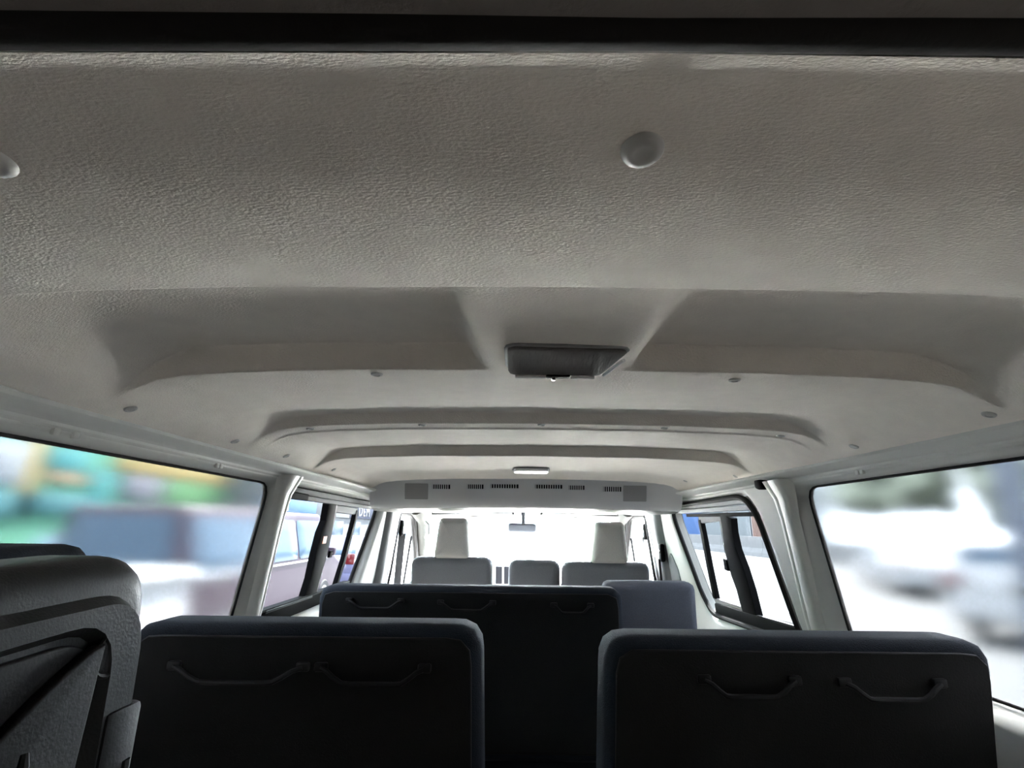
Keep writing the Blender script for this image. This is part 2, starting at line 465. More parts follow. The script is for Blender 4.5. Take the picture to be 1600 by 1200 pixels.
def wall_plate(name, side, poly, proud, m, parent):
    return pillow(name, resample(poly, 60), proud + .004, .003, lambda u, v, d: (side * (W(v, u) + .004 - d), u, v), m, parent, rings=1, n=2)
wl = side_wall(-1, 'wall_left', H_ML, 'grey painted van side wall facing the dark red van outside')
wr = side_wall(1, 'wall_right', H_MR, 'grey painted van side wall facing the open road')

wall_plate('belt_recess', 1, rounded([(2.60, 1.30), (2.80, 1.30), (2.795, 1.60), (2.735, 1.64), (2.66, 1.56)], .03), .004, M['dark_pillar'], wr)
bm = bmesh.new(); add_box(bm, (.680, 1.548, 1.868), (.720, 1.60, 1.905), .012); from_bm('painted_gap_shadow', bm, M['black'], wr)  # black block painted in for the shadow gap at the pillar top
def window_rear(n, side, label):
    w = empty('window_%d' % n, (side * .75, .87, 1.46), label, None, None, 'structure')
    pane('window_glass', H_REAR[side], side, .040, M['gl_frost'], w, .006)
    tube('window_seal', wall_pts(inset(resample(H_REAR[side], NP), .002), side, .036), .003, M['rubber'], w, 8, True)
window_rear(1, -1, 'large frosted rear side window with a green shopfront beyond')
window_rear(2, 1, 'large frosted rear side window with white cars and a pole beyond')

def window_mid(n, side, hole, label, f):
    """f: places of mullion, inner sash bar, all in (y, z)"""
    w = empty('window_%d' % n, (side * .75, 2.05, 1.45), label, None, None, 'structure')
    pane('window_glass', hole, side, .046, M['gl_mid'], w)
    tube('window_seal', wall_pts(inset(resample(hole, NP), .003), side, .040 if side < 0 else .006), .009 if side < 0 else .010, M['rubber'], w, 8, True)
    def bar(nm, pts, width, m, off, th=.012, parent=w):
        """flat bar in the window plane; pts (y, z), width one number or one per point"""
        V, F = [], []
        for i, (y, z) in enumerate(pts):
            a = Vector(pts[max(i - 1, 0)]); b = Vector(pts[min(i + 1, len(pts) - 1)]); t = (b - a).normalized(); nn = Vector((-t.y, t.x))
            wd = width[i] if isinstance(width, (list, tuple)) else width
            for q, o in ((-1, off + th), (-1, off + .003), (-.8, off), (.8, off), (1, off + .003), (1, off + th)):
                p = Vector((y, z)) + nn * q * wd / 2; V.append((side * (W(p.y, p.x) + o), p.x, p.y))
        for i in range(len(pts) - 1):
            for k in range(6): F.append((i * 6 + k, i * 6 + (k + 1) % 6, (i + 1) * 6 + (k + 1) % 6, (i + 1) * 6 + k))
        F.append(tuple(range(6))); F.append(tuple(range(len(V) - 6, len(V))))
        return raw(nm, V, F, m, parent, angle=30)
    for k, (y0, z0, y1, z1, wd, mm, off) in enumerate(f['tracks']):
        bar('slider_track', [(y0 + (y1 - y0) * i / 6, z0 + (z1 - z0) * i / 6) for i in range(7)], wd, M[mm], off)
    mu = bar('mullion', f['mullion'], f['mw'], M['black'], .016, .026)
    bar('mullion_edge', [(y + f['edge'], z) for y, z in f['mullion']], .022, M['grille'], .022, .02, mu)
    bar('latch', f['latch'], .03, M['black'], .012, .01, mu)
    if f.get('sticker'): bar('sticker', f['sticker'], .030, M['label_red'], .0145, .003, mu)
    bar('sash_bar', f['sash'], .036, M['black'], .024, .018)
    bar('sash_rail', f['top'], .03, M['alu'] if side < 0 else M['grille'], .026, .016)
    bar('sash_rail', f['bottom'], .03, M['grille'], .026, .016)
    bar('sill_frame', f['sill'], .05, M['black'], .012, .03)
    bar('sill_track', f['sill2'], .008, M['alu'], .010, .01)
    return w
window_mid(3, -1, H_ML, 'sliding window with a dark bar and the dark red van beyond', dict(
    tracks=[(1.60, 1.856, 2.60, 1.852, .022, 'alu', .020), (1.62, 1.836, 2.56, 1.836, .016, 'alu', .014), (1.60, 1.838, 1.73, 1.838, .022, 'black', .008)],
    mullion=[(2.005, 1.835), (2.015, 1.77), (2.010, 1.72), (2.005, 1.64), (1.995, 1.56), (1.985, 1.47)], mw=[.085, .085, .12, .125, .10, .12], edge=.058,
    latch=[(2.095, 1.655), (2.095, 1.63)], sticker=[(1.975, 1.698), (2.012, 1.698)],
    sash=[(2.365, 1.815), (2.355, 1.74), (2.325, 1.60), (2.285, 1.48)], top=[(2.04, 1.815), (2.37, 1.812)], bottom=[(2.04, 1.495), (2.28, 1.497)],
    sill=[(1.56, 1.485), (1.9, 1.485), (2.42, 1.49)], sill2=[(1.62, 1.503), (1.98, 1.503)]))
window_mid(4, 1, H_MR, 'sliding window with a rounded frame and concrete barrier beyond', dict(
    tracks=[(1.75, 1.848, 2.58, 1.85, .026, 'dark_pillar', .018), (1.73, 1.822, 2.54, 1.83, .018, 'dark_pillar', .012), (1.72, 1.80, 2.44, 1.812, .014, 'black', .016)],
    mullion=[(2.005, 1.80), (2.015, 1.75), (2.025, 1.68), (2.005, 1.60), (1.985, 1.54), (1.985, 1.45)], mw=[.10, .09, .11, .13, .12, .115], edge=.06,
    latch=[(2.085, 1.64), (2.09, 1.60)],
    sash=[(2.31, 1.79), (2.31, 1.72), (2.315, 1.60), (2.32, 1.47)], top=[(2.02, 1.80), (2.315, 1.79)], bottom=[(2.00, 1.462), (2.32, 1.458)],
    sill=[(1.63, 1.455), (1.9, 1.44), (2.30, 1.43)], sill2=[(1.64, 1.475), (1.9, 1.466)]))
for n, side, lab in ((1, -1, 'pale front door with curved window beside the driver seat'), (2, 1, 'pale front door with curved window beside the passenger seat')):
    d = empty('door_%d' % n, (side * .72, 3.3, 1.38), lab, None, None, 'structure')
    pane('door_glass', H_DOOR, side, .046, M['gl_front'], d)
    tube('door_seal', wall_pts(inset(resample(H_DOOR, NP), .006), side, .030), .017, M['rubber'], d, 8, True)
    tube('door_frame', wall_pts(resample(rounded([(3.055, 1.365), (3.82, 1.365), (3.425, 1.846), (3.035, 1.846)], [.04, .05, .15, .04]), 100), side, .002), .020, M['door_frame'], d, 8, True)
    fr = [(3.50, 1.39), (3.50, 1.69)]
    tube('quarter_bar', wall_pts(fr, side, .044), .007, M['black'], d, 8)
# front bulkhead roof, windscreen and cowl
V = []; F = []
for j, (y, z) in enumerate([(2.40, 1.836), (2.45, 1.829), (2.6, 1.829), (3.0, 1.834), (3.25, 1.846), (3.42, 1.852)]):
    for i in range(9):
        x = (-1 + i / 4) * .70 * (1 - .125 * sstep(2.75, 3.9, y)); V.append((x, y, z - .01 * (x / .7) ** 2))
for j in range(5):
    for i in range(8): F.append((j * 9 + i, j * 9 + i + 1, (j + 1) * 9 + i + 1, (j + 1) * 9 + i))
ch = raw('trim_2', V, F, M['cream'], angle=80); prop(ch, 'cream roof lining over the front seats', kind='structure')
ws = empty('window_5', (0, 3.65, 1.3), 'wide windscreen behind the front seats', None, None, 'structure')
V = []; F = []
for j in range(9):
    t = j / 8
    for i in range(13):
        u = -1 + i / 6; V.append((u * (.62 + .06 * t), 3.40 + .60 * t - .10 * u * u * (1 - .3 * t), 1.855 - .68 * t))
for j in range(8):
    for i in range(12): F.append((j * 13 + i, j * 13 + i + 1, (j + 1) * 13 + i + 1, (j + 1) * 13 + i))
raw('windscreen_glass', V, F, M['gl_front'], ws, angle=80)
cw = box('trim_3', (-.70, 3.92, .62), (.70, 4.02, 1.18), M['dash']); prop(cw, 'front bulkhead below the windscreen', kind='structure')

# ------------------------------------------------------------------ overhead air duct
dk = empty('air_duct', (0, 2.36, 1.9), 'grey overhead air duct with vents across the cabin roof', 'air duct')
V = []; F = []
prof = [(2.325, 1.982), (2.332, 1.968), (2.338, 1.957), (2.346, 1.944), (2.362, 1.880), (2.376, 1.850), (2.392, 1.838), (2.42, 1.832), (2.45, 1.834)]
for i in range(33):
    x = -.69 + 1.38 * i / 32; e = sstep(.58, .69, abs(x))
    for y, z in prof: V.append((x, y - .05 * e, z - .006 * (x / .7) ** 2))
k = len(prof)
for i in range(32):
    for j in range(k - 1): F.append((i * k + j, i * k + j + 1, (i + 1) * k + j + 1, (i + 1) * k + j))
raw('duct_housing', V, F, M['duct'], dk, angle=60)
def duct_pt(x, z, out):
    e = sstep(.58, .69, abs(x)); y = lin(-z, [-1.957, -1.944, -1.88, -1.85], [2.338, 2.346, 2.362, 2.376]); return Vector((x, y - .05 * e - out, z))
def on_duct(name, x0, x1, z0, z1, th, m, parent=dk, bev=.003):
    bm = bmesh.new(); a = duct_pt(x0, z1, 0); b = duct_pt(x1, z1, 0); c = duct_pt(x1, z0, 0); d = duct_pt(x0, z0, 0)
    vs = [[bm.verts.new(p + Vector((0, o, 0))) for p in (a, b, c, d)] for o in (.004, -th)]
    bm.faces.new(vs[1]); bm.faces.new(list(reversed(vs[0])))
    for i in range(4): bm.faces.new((vs[0][i], vs[0][(i + 1) % 4], vs[1][(i + 1) % 4], vs[1][i]))
    if bev: bmesh.ops.bevel(bm, geom=[e for e in bm.edges], offset=bev * .6, segments=2, affect='EDGES')
    return from_bm(name, bm, m, parent)
for s in (-1, 1): on_duct('speaker_grille', s * .44 if s > 0 else -.545, .545 if s > 0 else -.44, 1.868, 1.937, .005, M['grille'])
def vent(x0, x1, z0, z1, n, mm, dark):
    fr = on_duct('vent', x0, x1, z0, z1, .0025, M[mm])
    on_duct('vent_opening', x0 + .007, x1 - .007, z0 + .005, z1 - .005, .0032, M[dark], fr, 0)
    w = (x1 - x0 - .018) / n
    bm = bmesh.new()
    for i in range(n):
        x = x0 + .009 + w * (i + .15)
        p = duct_pt(x, z1 - .005, .006); q = duct_pt(x, z0 + .005, .006)
        add_tube(bm, [p, q], .1, flat=(w * .17, .003, (1, 0, .0)))
    o = from_bm('vent_slats', bm, M[mm], fr, smooth=False); o['kind'] = 'stuff'
for x0, x1, z0, z1, n, mm, dk_ in ((-.428, -.333, 1.909, 1.938, 8, 'duct', 'dash_dark'), (-.270, -.183, 1.911, 1.940, 8, 'duct', 'dash_dark'), (-.165, -.025, 1.915, 1.942, 11, 'duct', 'dash_dark'),
                              (.036, .172, 1.915, 1.942, 11, 'duct', 'dash_dark'), (.188, .272, 1.911, 1.940, 8, 'duct', 'dash_dark'), (.343, .438, 1.905, 1.936, 8, 'duct', 'dash_dark')):
    vent(x0, x1, z0, z1, n, mm, dk_)

# ------------------------------------------------------------------ roof lamps
lm = empty('roof_lamp', (0, .63, 1.965), 'dark ribbed roof lamp set in the raised headliner panel', 'lamp')
cz = lambda x, y: ceil_z(x, y)
outl = rounded([(-.066, .682), (.062, .684), (.086, .600), (-.0665, .592)], [.012, .014, .010, .012])
pillow('lamp_base', inset(resample(outl, 60), -.004), .0045, .0015, lambda u, v, d: (u, v, 1.9685 - d), M['grille'], lm)
le = pillow('lamp_lens', resample(outl, 60), .013, .005, lambda u, v, d: (u, v, 1.966 - d * (.40 + .60 * (v - .6) / .08)), M['lens'], lm, bulge=.001)
tube('lens_highlight', [(-.056, .6815, 1.9518), (-.014, .6830, 1.9516)], .0022, M['lens_pale'], lm, 8)  # pale strips paint in the highlight along the lens edges
tube('lens_highlight', [(.021, .6836, 1.9516), (.054, .6838, 1.9518)], .0022, M['lens_pale'], lm, 8)
tube('lens_highlight', [(.0800, .612, 1.9540), (.065, .672, 1.9518)], .0022, M['lens_pale'], lm, 8)
bm = bmesh.new(); add_box(bm, (-.013, .676, 1.951), (.020, .690, 1.960), .002); from_bm('switch_slot', bm, M['black'], lm)
bm = bmesh.new(); add_box(bm, (-.006, .680, 1.948), (.001, .692, 1.957), .0025); from_bm('switch', bm, M['chrome'], lm)
l2 = empty('roof_lamp', (.011, 1.93, 1.965), 'small pale roof lamp ahead of the last rib', 'lamp')
o2 = resample(rounded([(-.058, 2.0), (.080, 2.0), (.072, 1.90), (-.050, 1.90)], .02), 50)
pillow('lamp_base', inset(o2, -.005), .006, .003, lambda u, v, d: (u, v, 1.966 - d), M['grille'], l2)
pillow('lamp_lens', o2, .016, .006, lambda u, v, d: (u, v, 1.966 - d), M['lens_pale'], l2, bulge=.002)

# ------------------------------------------------------------------ seats
def seat_back(name, x0, x1, y, ztop, zbot, m, parent, th=.11, r=.028, tilt=11, corner=.045, flare=.012, mback=None):
    tt = math.tan(R(tilt))
    poly = resample(rounded([(x0 - flare, zbot), (x1 + flare, zbot), (x1, ztop), (x0, ztop)], [.03, .03, corner, corner]), 110)
    return pillow(name, poly, th, r, lambda u, v, d: (u, y + (ztop - v) * tt + d, v), m, parent, bulge=.004, rings=5)

def bench(name, label, group, x0, x1, y, ztop, m, mshell, grips, tilt=11, tick=None):
    t = empty(name, ((x0 + x1) / 2, y + .3, FZ), label, 'seat', group)
    tt = math.tan(R(tilt)); zb = 1.02
    b = seat_back('backrest', x0, x1, y, ztop, zb, m, t, tilt=tilt)
    # rear cover panel, a little proud of the cushion
    n = (x1 - x0)
    poly = resample(rounded([(x0 + .008, zb + .03), (x1 - .008, zb + .03), (x1 - .016, ztop - .018), (x0 + .016, ztop - .018)], .035), 90)
    pillow('rear_cover', poly, .012, .003, lambda u, v, d: (u, y + (ztop - v) * tt - .0040 + d, v), mshell, t, rings=2)
    for gx0, gx1, z in grips:
        yy = lambda z: y + (ztop - z) * tt - .0065
        pts = []
        for i in range(15):
            u = i / 14; sag = .022 * (sstep(0, .25, u) * (1 - sstep(.75, 1, u))); zz = z - sag
            pts.append((gx0 + (gx1 - gx0) * u, yy(zz) - .003 - .008 * sstep(0, .12, u) * (1 - sstep(.88, 1, u)), zz))
        g = tube('grip_handle', pts, .004, M['grip'], t, 8)
        for gx in (gx0, gx1):
            bm = bmesh.new(); add_box(bm, (gx - .011, yy(z) - .005, z - .006), (gx + .011, yy(z) + .004, z + .008), .003); from_bm('handle_mount', bm, M['grip'], g)
    yb = y + (ztop - zb) * tt
    pillow('cushion', resample(rounded([(x0, yb + .03), (x1 - .055, yb + .03), (x1 - .055, yb + .50), (x0, yb + .50)], .05), 80), .13, .035, lambda u, v, d: (u, v, 1.05 - d), m, t, bulge=.004)
    box('seat_frame', (x0 + .03, yb + .04, .885), (x1 - .03, yb + .46, .925), M['steel'], t, .008)
    for gx in (x0 + .06, x1 - .06):
        for gy in (yb + .07, yb + .42):
            box('leg', (gx - .02, gy - .02, FZ), (gx + .02, gy + .02, .89), M['steel'], t, .004)
    return t
bench('bench_seat', 'wide black bench in the nearest row beside the red van', None, -.70, -.108, .93, 1.590, M['fabric_dark'], M['seat_back'], [(-.612, -.40, 1.525), (-.37, -.20, 1.525)])
bench('bench_seat', 'black bench in the nearest row on the road side', None, .098, .735, .92, 1.578, M['fabric_dark'], M['seat_back'], [(.254, .40, 1.516), (.48, .633, 1.514)])
bench('bench_seat', 'dark blue grey bench in the middle row left of the aisle seat', None, -.695, .308, 1.80, 1.560, M['fabric_dark'], M['seat_back'], [(-.589, -.42, 1.515), (-.29, -.12, 1.512), (.08, .20, 1.507)])
js = empty('jump_seat', (.43, 2.2, FZ), 'narrow slate folding seat beside the sliding window', 'seat')
seat_back('backrest', .276, .60, 1.95, 1.566, 1.02, M['fabric_mid'], js, corner=.03, flare=.028)
pillow('cushion', resample(rounded([(.285, 2.08), (.62, 2.08), (.62, 2.52), (.285, 2.52)], .05), 60), .11, .03, lambda u, v, d: (u, v, 1.04 - d), M['fabric_mid'], js)
box('seat_frame', (.30, 2.10, .89), (.59, 2.48, .935), M['steel'], js, .008)
for gx in (.33, .56): box('leg', (gx - .02, 2.26, FZ), (gx + .02, 2.32, .895), M['steel'], js, .004)

def front_seat(label, x0, x1, y, ztop, head=None):
    t = empty('front_seat', ((x0 + x1) / 2, y + .3, FZ), label, 'seat')
    seat_back('backrest', x0, x1, y, ztop, 1.0, M['fabric_front'], t, th=.13, r=.04, corner=.05, flare=.004, tilt=12)
    if head:
        a, b, z0, z1 = head; sk = (b - a)
        poly = resample(rounded([(a, z0 + .012), (b, z0 + .012), (b - .018, z1), (a + .03, z1)], [.025, .025, .03, .03]), 80)
        pillow('headrest', poly, .11, .035, lambda u, v, d: (u, y - .030 + (z1 - v) * .10 + d, v), M['fabric_head'], t, bulge=.006, rings=4)
        for u in (.3, .7): tube('headrest_post', [(a + sk * u, y + .04, z0 + .04), (a + sk * u, y + .06, ztop - .03)], .006, M['chrome'], t, 8)
    yb = y + (ztop - 1.0) * math.tan(R(12))
    pillow('cushion', resample(rounded([(x0, yb + .02), (x1, yb + .02), (x1, yb + .48), (x0, yb + .48)], .06), 70), .14, .04, lambda u, v, d: (u, v, 1.04 - d), M['fabric_front'], t)
    box('seat_base', (x0, yb + .04, FZ), (x1, yb + .44, .905), M['steel'], t, .01)
front_seat('grey driver seat with tall headrest beside the dashboard vents', -.615, -.165, 2.95, 1.590, (-.492, -.290, 1.570, 1.797))
front_seat('low grey centre seat without headrest in the front row', -.076, .208, 2.96, 1.578)
front_seat('grey front passenger seat with headrest under the pale sun visor', .218, .698, 2.95, 1.572, (.372, .580, 1.552, 1.785))

# rear row seat folded up against the wall, its moulded back towards the aisle
fs = empty('folded_seat', (-.46, .2, FZ), 'black seat folded up sideways with a moulded plastic back', 'seat')
oy = lambda pts, rad: resample(rounded(pts, rad, 14), 260)
sh = oy([(-.22, 1.02), (.50, 1.02), (.463, 1.727), (-.22, 1.708)], [.06, .06, .05, .10])
pillow('seat_shell', sh, .085, .024, lambda u, v, d: (-.358 - d, u, v), M['shell'], fs, rings=2)
# stepped border around the recess
def border(name, out, inn, x0, x1, m, parent):
    A = resample(out, 240); 
    B = []
    c = sum(inn, Vector((0, 0))) / len(inn)
    Bn = resample(inn, 240)
    V = [(x0, p.x, p.y) for p in A] + [(x1, p.x, p.y) for p in inset(A, .006)] + [(x1, p.x, p.y) for p in inset(Bn, -.006)] + [(x0, p.x, p.y) for p in Bn]
    F = []
    for r in range(3):
        for i in range(240): F.append((r * 240 + i, r * 240 + (i + 1) % 240, (r + 1) * 240 + (i + 1) % 240, (r + 1) * 240 + i))
    return raw(name, V, F, m, parent, angle=40)
border('shell_border', rounded([(-.19, 1.05), (.474, 1.05), (.447, 1.700), (-.19, 1.684)], [.05, .05, .05, .08], 14), rounded([(-.17, 1.07), (.43, 1.07), (.408, 1.677), (-.17, 1.650)], [.05, .05, .035, .06], 14), -.358, -.349, M['shell'], fs)
pillow('shell_recess', oy([(-.165, 1.08), (.425, 1.08), (.402, 1.673), (-.165, 1.646)], [.05, .05, .035, .06]), .006, .002, lambda u, v, d: (-.354 - d, u, v), M['shell_dark'], fs, rings=1)
pillow('recess_panel', resample(rounded([(-.16, 1.09), (.33, 1.09), (.39, 1.50), (.402, 1.672), (.36, 1.650), (.31, 1.615), (.20, 1.58), (-.16, 1.56)], [.03, .05, .05, .004, .05, .05, .05, .05]), 120), .010, .003, lambda u, v, d: (-.346 - d, u, v), M['shell_dark'], fs, rings=1)
lathe('hinge_cap', [(.016, -.004), (.016, .004), (.0145, .005), (.0125, .0035), (0, .0035)], (-.354, .412, 1.658), (1, 0, 0), M['shell_dark'], fs, 24)
tube('release_lever', [(-.343, .335, 1.575), (-.341, .342, 1.600), (-.341, .3465, 1.613), (-.343, .348, 1.619)], [.002, .003, .003, .002], M['grip'], fs, 8)
tube('rib', [(-.347, .445, 1.58), (-.346, .451, 1.45), (-.347, .46, 1.2)], .004, M['shell'], fs, 8)
bm = bmesh.new(); add_box(bm, (-.362, .418, 1.10), (-.346, .455, 1.618), .005); from_bm('lower_cover', bm, M['shell_dark'], fs)
pillow('cushion', oy([(-.22, 1.02), (.58, 1.02), (.578, 1.729), (-.22, 1.729)], [.06, .06, .025, .06]), .12, .022, lambda u, v, d: (-.500 - d, u, v), M['fabric_dark'], fs, rings=2, bulge=.004)
box('seat_frame', (-.60, -.10, .95), (-.40, .40, 1.05), M['steel'], fs, .01)
for gy in (-.05, .34): box('leg', (-.56, gy - .02, FZ), (-.50, gy + .02, .96), M['steel'], fs, .004)

# ------------------------------------------------------------------ front of the cabin
db = empty('dashboard', (0, 3.7, 1.2), 'pale grey dashboard with dark centre vents beyond the driver seat', 'dashboard')
pr = [(3.52, 1.10), (3.50, 1.30), (3.53, 1.395), (3.60, 1.42), (3.90, 1.38), (3.92, 1.10)]
V = [(s * .62, y, z) for s in (-1, 1) for y, z in pr]
bm = bmesh.new(); vs = [bm.verts.new(v) for v in V]
bm.faces.new(vs[:6]); bm.faces.new(list(reversed(vs[6:])))
for i in range(6): bm.faces.new((vs[i], vs[(i + 1) % 6], vs[6 + (i + 1) % 6], vs[6 + i]))
bmesh.ops.bevel(bm, geom=list(bm.edges), offset=.02, segments=3, affect='EDGES')
from_bm('dash_body', bm, M['dash'], db)
bm = bmesh.new(); add_box(bm, (-.175, 3.46, 1.36), (-.06, 3.60, 1.53), .012); st = from_bm('centre_stack', bm, M['dash'], db)
for x0, x1 in ((-.162, -.120), (-.108, -.070)):
    bm = bmesh.new(); add_box(bm, (x0, 3.453, 1.405), (x1, 3.47, 1.510), .004); v_ = from_bm('vent', bm, M['dash_dark'], st)
box('dash_leg', (-.5, 3.6, FZ), (.5, 3.88, 1.12), M['dash'], db, .01)
sw = empty('steering_wheel', (-.39, 3.33, 1.38), 'dark steering wheel ahead of the driver seat', 'steering wheel')
ax = Vector((0, -.75, .66)).normalized(); q = Vector((0, 0, 1)).rotation_difference(ax); c0 = Vector((-.39, 3.33, 1.38))
tube('rim', [c0 + q @ Vector((.18 * math.cos(a), .18 * math.sin(a), 0)) for a in [2 * PI * k / 32 for k in range(32)]], .014, M['black'], sw, 10, True)
lathe('hub', [(.0, .01), (.06, .008), (.07, -.01), (.05, -.03), (.03, -.12), (0, -.12)], c0, ax, M['black'], sw, 20)
for a in (0, PI, -PI / 2): tube('spoke', [c0 + q @ Vector((.05 * math.cos(a), .05 * math.sin(a), -.005)), c0 + q @ Vector((.175 * math.cos(a), .175 * math.sin(a), 0))], .012, M['black'], sw, 8)
tube('stalk', [(-.33, 3.40, 1.44), (-.24, 3.40, 1.50), (-.20, 3.40, 1.515)], .007, M['black'], sw, 8)
rm = empty('rear_view_mirror', (.003, 3.30, 1.75), 'grey interior mirror hanging at the top of the windscreen', 'mirror')
pillow('mirror_housing', resample(rounded([(-.086, 1.722), (.089, 1.718), (.092, 1.773), (-.083, 1.777)], .018), 60), .030, .010, lambda u, v, d: (u, 3.285 + d, v), M['mirror_back'], rm)
pillow('mirror_glass', resample(rounded([(-.076, 1.732), (.080, 1.728), (.083, 1.763), (-.074, 1.767)], .012), 50), .004, .001, lambda u, v, d: (u, 3.282 + d, v), M['mirror_back'], rm, rings=1)
tube('mirror_stem', [(.010, 3.305, 1.762), (.010, 3.315, 1.80), (.010, 3.34, 1.845)], [.013, .011, .016], M['mirror_back'], rm, 10)
lathe('mirror_knob', [(.006, 0), (.006, .006), (.004, .010), (0, .010)], (.006, 3.30, 1.726), (0, 0, -1), M['mirror_back'], rm, 10)
def visor(label, x0, x1):
    v = empty('sun_visor', ((x0 + x1) / 2, 3.25, 1.83), label, 'sun visor')
    pillow('visor_panel', resample(rounded([(x0, 3.13), (x1, 3.13), (x1 - .03, 3.36), (x0 + .03, 3.36)], .03), 60), .016, .007, lambda u, z, d: (u, z, 1.838 - .030 * (z - 3.13) / .23 - .012 + d - .008 * (u / .6) ** 2), M['visor'], v)
    tube('visor_rod', [(x0 + .02, 3.128, 1.832), (x1 - .02, 3.128, 1.832)], .005, M['white'], v, 8)
    bm = bmesh.new(); add_box(bm, ((x0 + x1) / 2 - .03, 3.20, 1.808), ((x0 + x1) / 2 + .04, 3.25, 1.816), .002); from_bm('visor_label', bm, M['white'], v)
visor('cream sun visor above the driver headrest', -.55, -.04)
visor('cream sun visor above the front passenger headrest', .10, .58)
def handle(label, pts):
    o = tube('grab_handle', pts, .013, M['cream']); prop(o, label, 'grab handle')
handle('cream grab handle on the windscreen pillar by the driver', [(-.605, 3.36, 1.775), (-.585, 3.335, 1.76), (-.582, 3.335, 1.71), (-.60, 3.37, 1.68)])
def belt(name, label, anchor, pts, m, side, wd=.022):
    b = empty(name, anchor, label, 'seat belt')
    a = Vector(anchor)
    bm = bmesh.new(); add_box(bm, a + Vector((-.012, -.025, -.045)), a + Vector((.012, .025, .045)), .011, seg=3); from_bm('belt_anchor', bm, M['black'], b)
    tube('belt_strap', pts, .01, m, b, flat=(wd, .0012, (1, .7, .1)))
    lathe('anchor_bolt', [(.008, 0), (.008, .004), (.005, .006), (0, .006)], a + Vector((-side * .012, 0, .01)), (-side, 0, 0), M['chrome'], b, 12)
belt('seat_belt', 'black driver seat belt hanging from the door pillar', (-.70, 3.08, 1.74), [(-.695, 3.09, 1.71), (-.705, 3.11, 1.60), (-.715, 3.12, 1.35), (-.70, 3.08, .95)], M['belt'], -1)
belt('seat_belt', 'pale front passenger seat belt hanging from the door pillar', (.712, 3.08, 1.735), [(.708, 3.09, 1.705), (.714, 3.10, 1.60), (.724, 3.10, 1.35), (.735, 3.10, .95)], M['belt_pale'], 1)
belt('seat_belt', 'thin pale seat belt on the dark pillar by the sliding window', (.726, 2.82, 1.63), [(.712, 2.825, 1.60), (.716, 2.83, 1.50), (.725, 2.83, 1.3), (.70, 2.8, .95)], M['belt_pale'], 1, .008)

# ------------------------------------------------------------------ outside
# unseen dark enclosure, added to block light from behind the van
M['rear_blocker'] = mat('blocker_dark', (.06, .055, .05), .9, .3, 20, var=.1, vscale=2)
ga = empty('rear_light_blocker', (0, -3, 0), 'added dark enclosure out of view, blocking light at the open rear', 'building')
for s in (-1, 1):
    box('side_wall', (s * 3.8 - .1, -6.3, .012), (s * 3.8 + .1, .06, 3.2), M['rear_blocker'], ga)  # sides of the added light blocker
    box('blocker_front', (s * 2.25 - 1.45, -.10, .03), (s * 2.25 + 1.45, .095, 3.2), M['rear_blocker'], ga)
box('blocker_back', (-3.7, -6.3, .012), (3.7, -6.1, 3.2), M['rear_blocker'], ga); box('blocker_roof', (-3.9, -6.3, 3.2), (3.9, .06, 3.4), M['rear_blocker'], ga)
box('blocker_floor', (-3.7, -6.1, .012), (3.7, -.10, .03), M['rear_blocker'], ga)
box('blocker_top', (-.80, -.10, 2.20), (.80, .095, 3.2), M['rear_blocker'], ga)
box('blocker_sill', (-.80, -.10, .012), (.80, .095, .57), M['rear_blocker'], ga)
M['white_cap'] = mat('white_wall_cap', (.25, .26, .27), .8, .2, 20)
def paint(name, col): return mat(name, col, .4, spec=.2)
P = dict(maroon=paint('maroon_paint', (.030, .018, .028)), white=paint('white_paint', (.30, .305, .31)), silver=paint('silver_blue_paint', (.14, .19, .25)), navy=paint('navy_paint', (.10, .10, .17)))
M['carglass'] = mat('car_window', (.05, .078, .11), .2, spec=.12)
M['tyre'] = mat('tyre', (.02, .02, .022), .8); M['hubcap'] = mat('hubcap', (.55, .55, .57), .3, metal=.7)
M['red_lamp'] = mat('red_tail_lamp', (.10, .008, .010), .2); M['lamp_clear'] = mat('headlamp', (.85, .87, .9), .1)
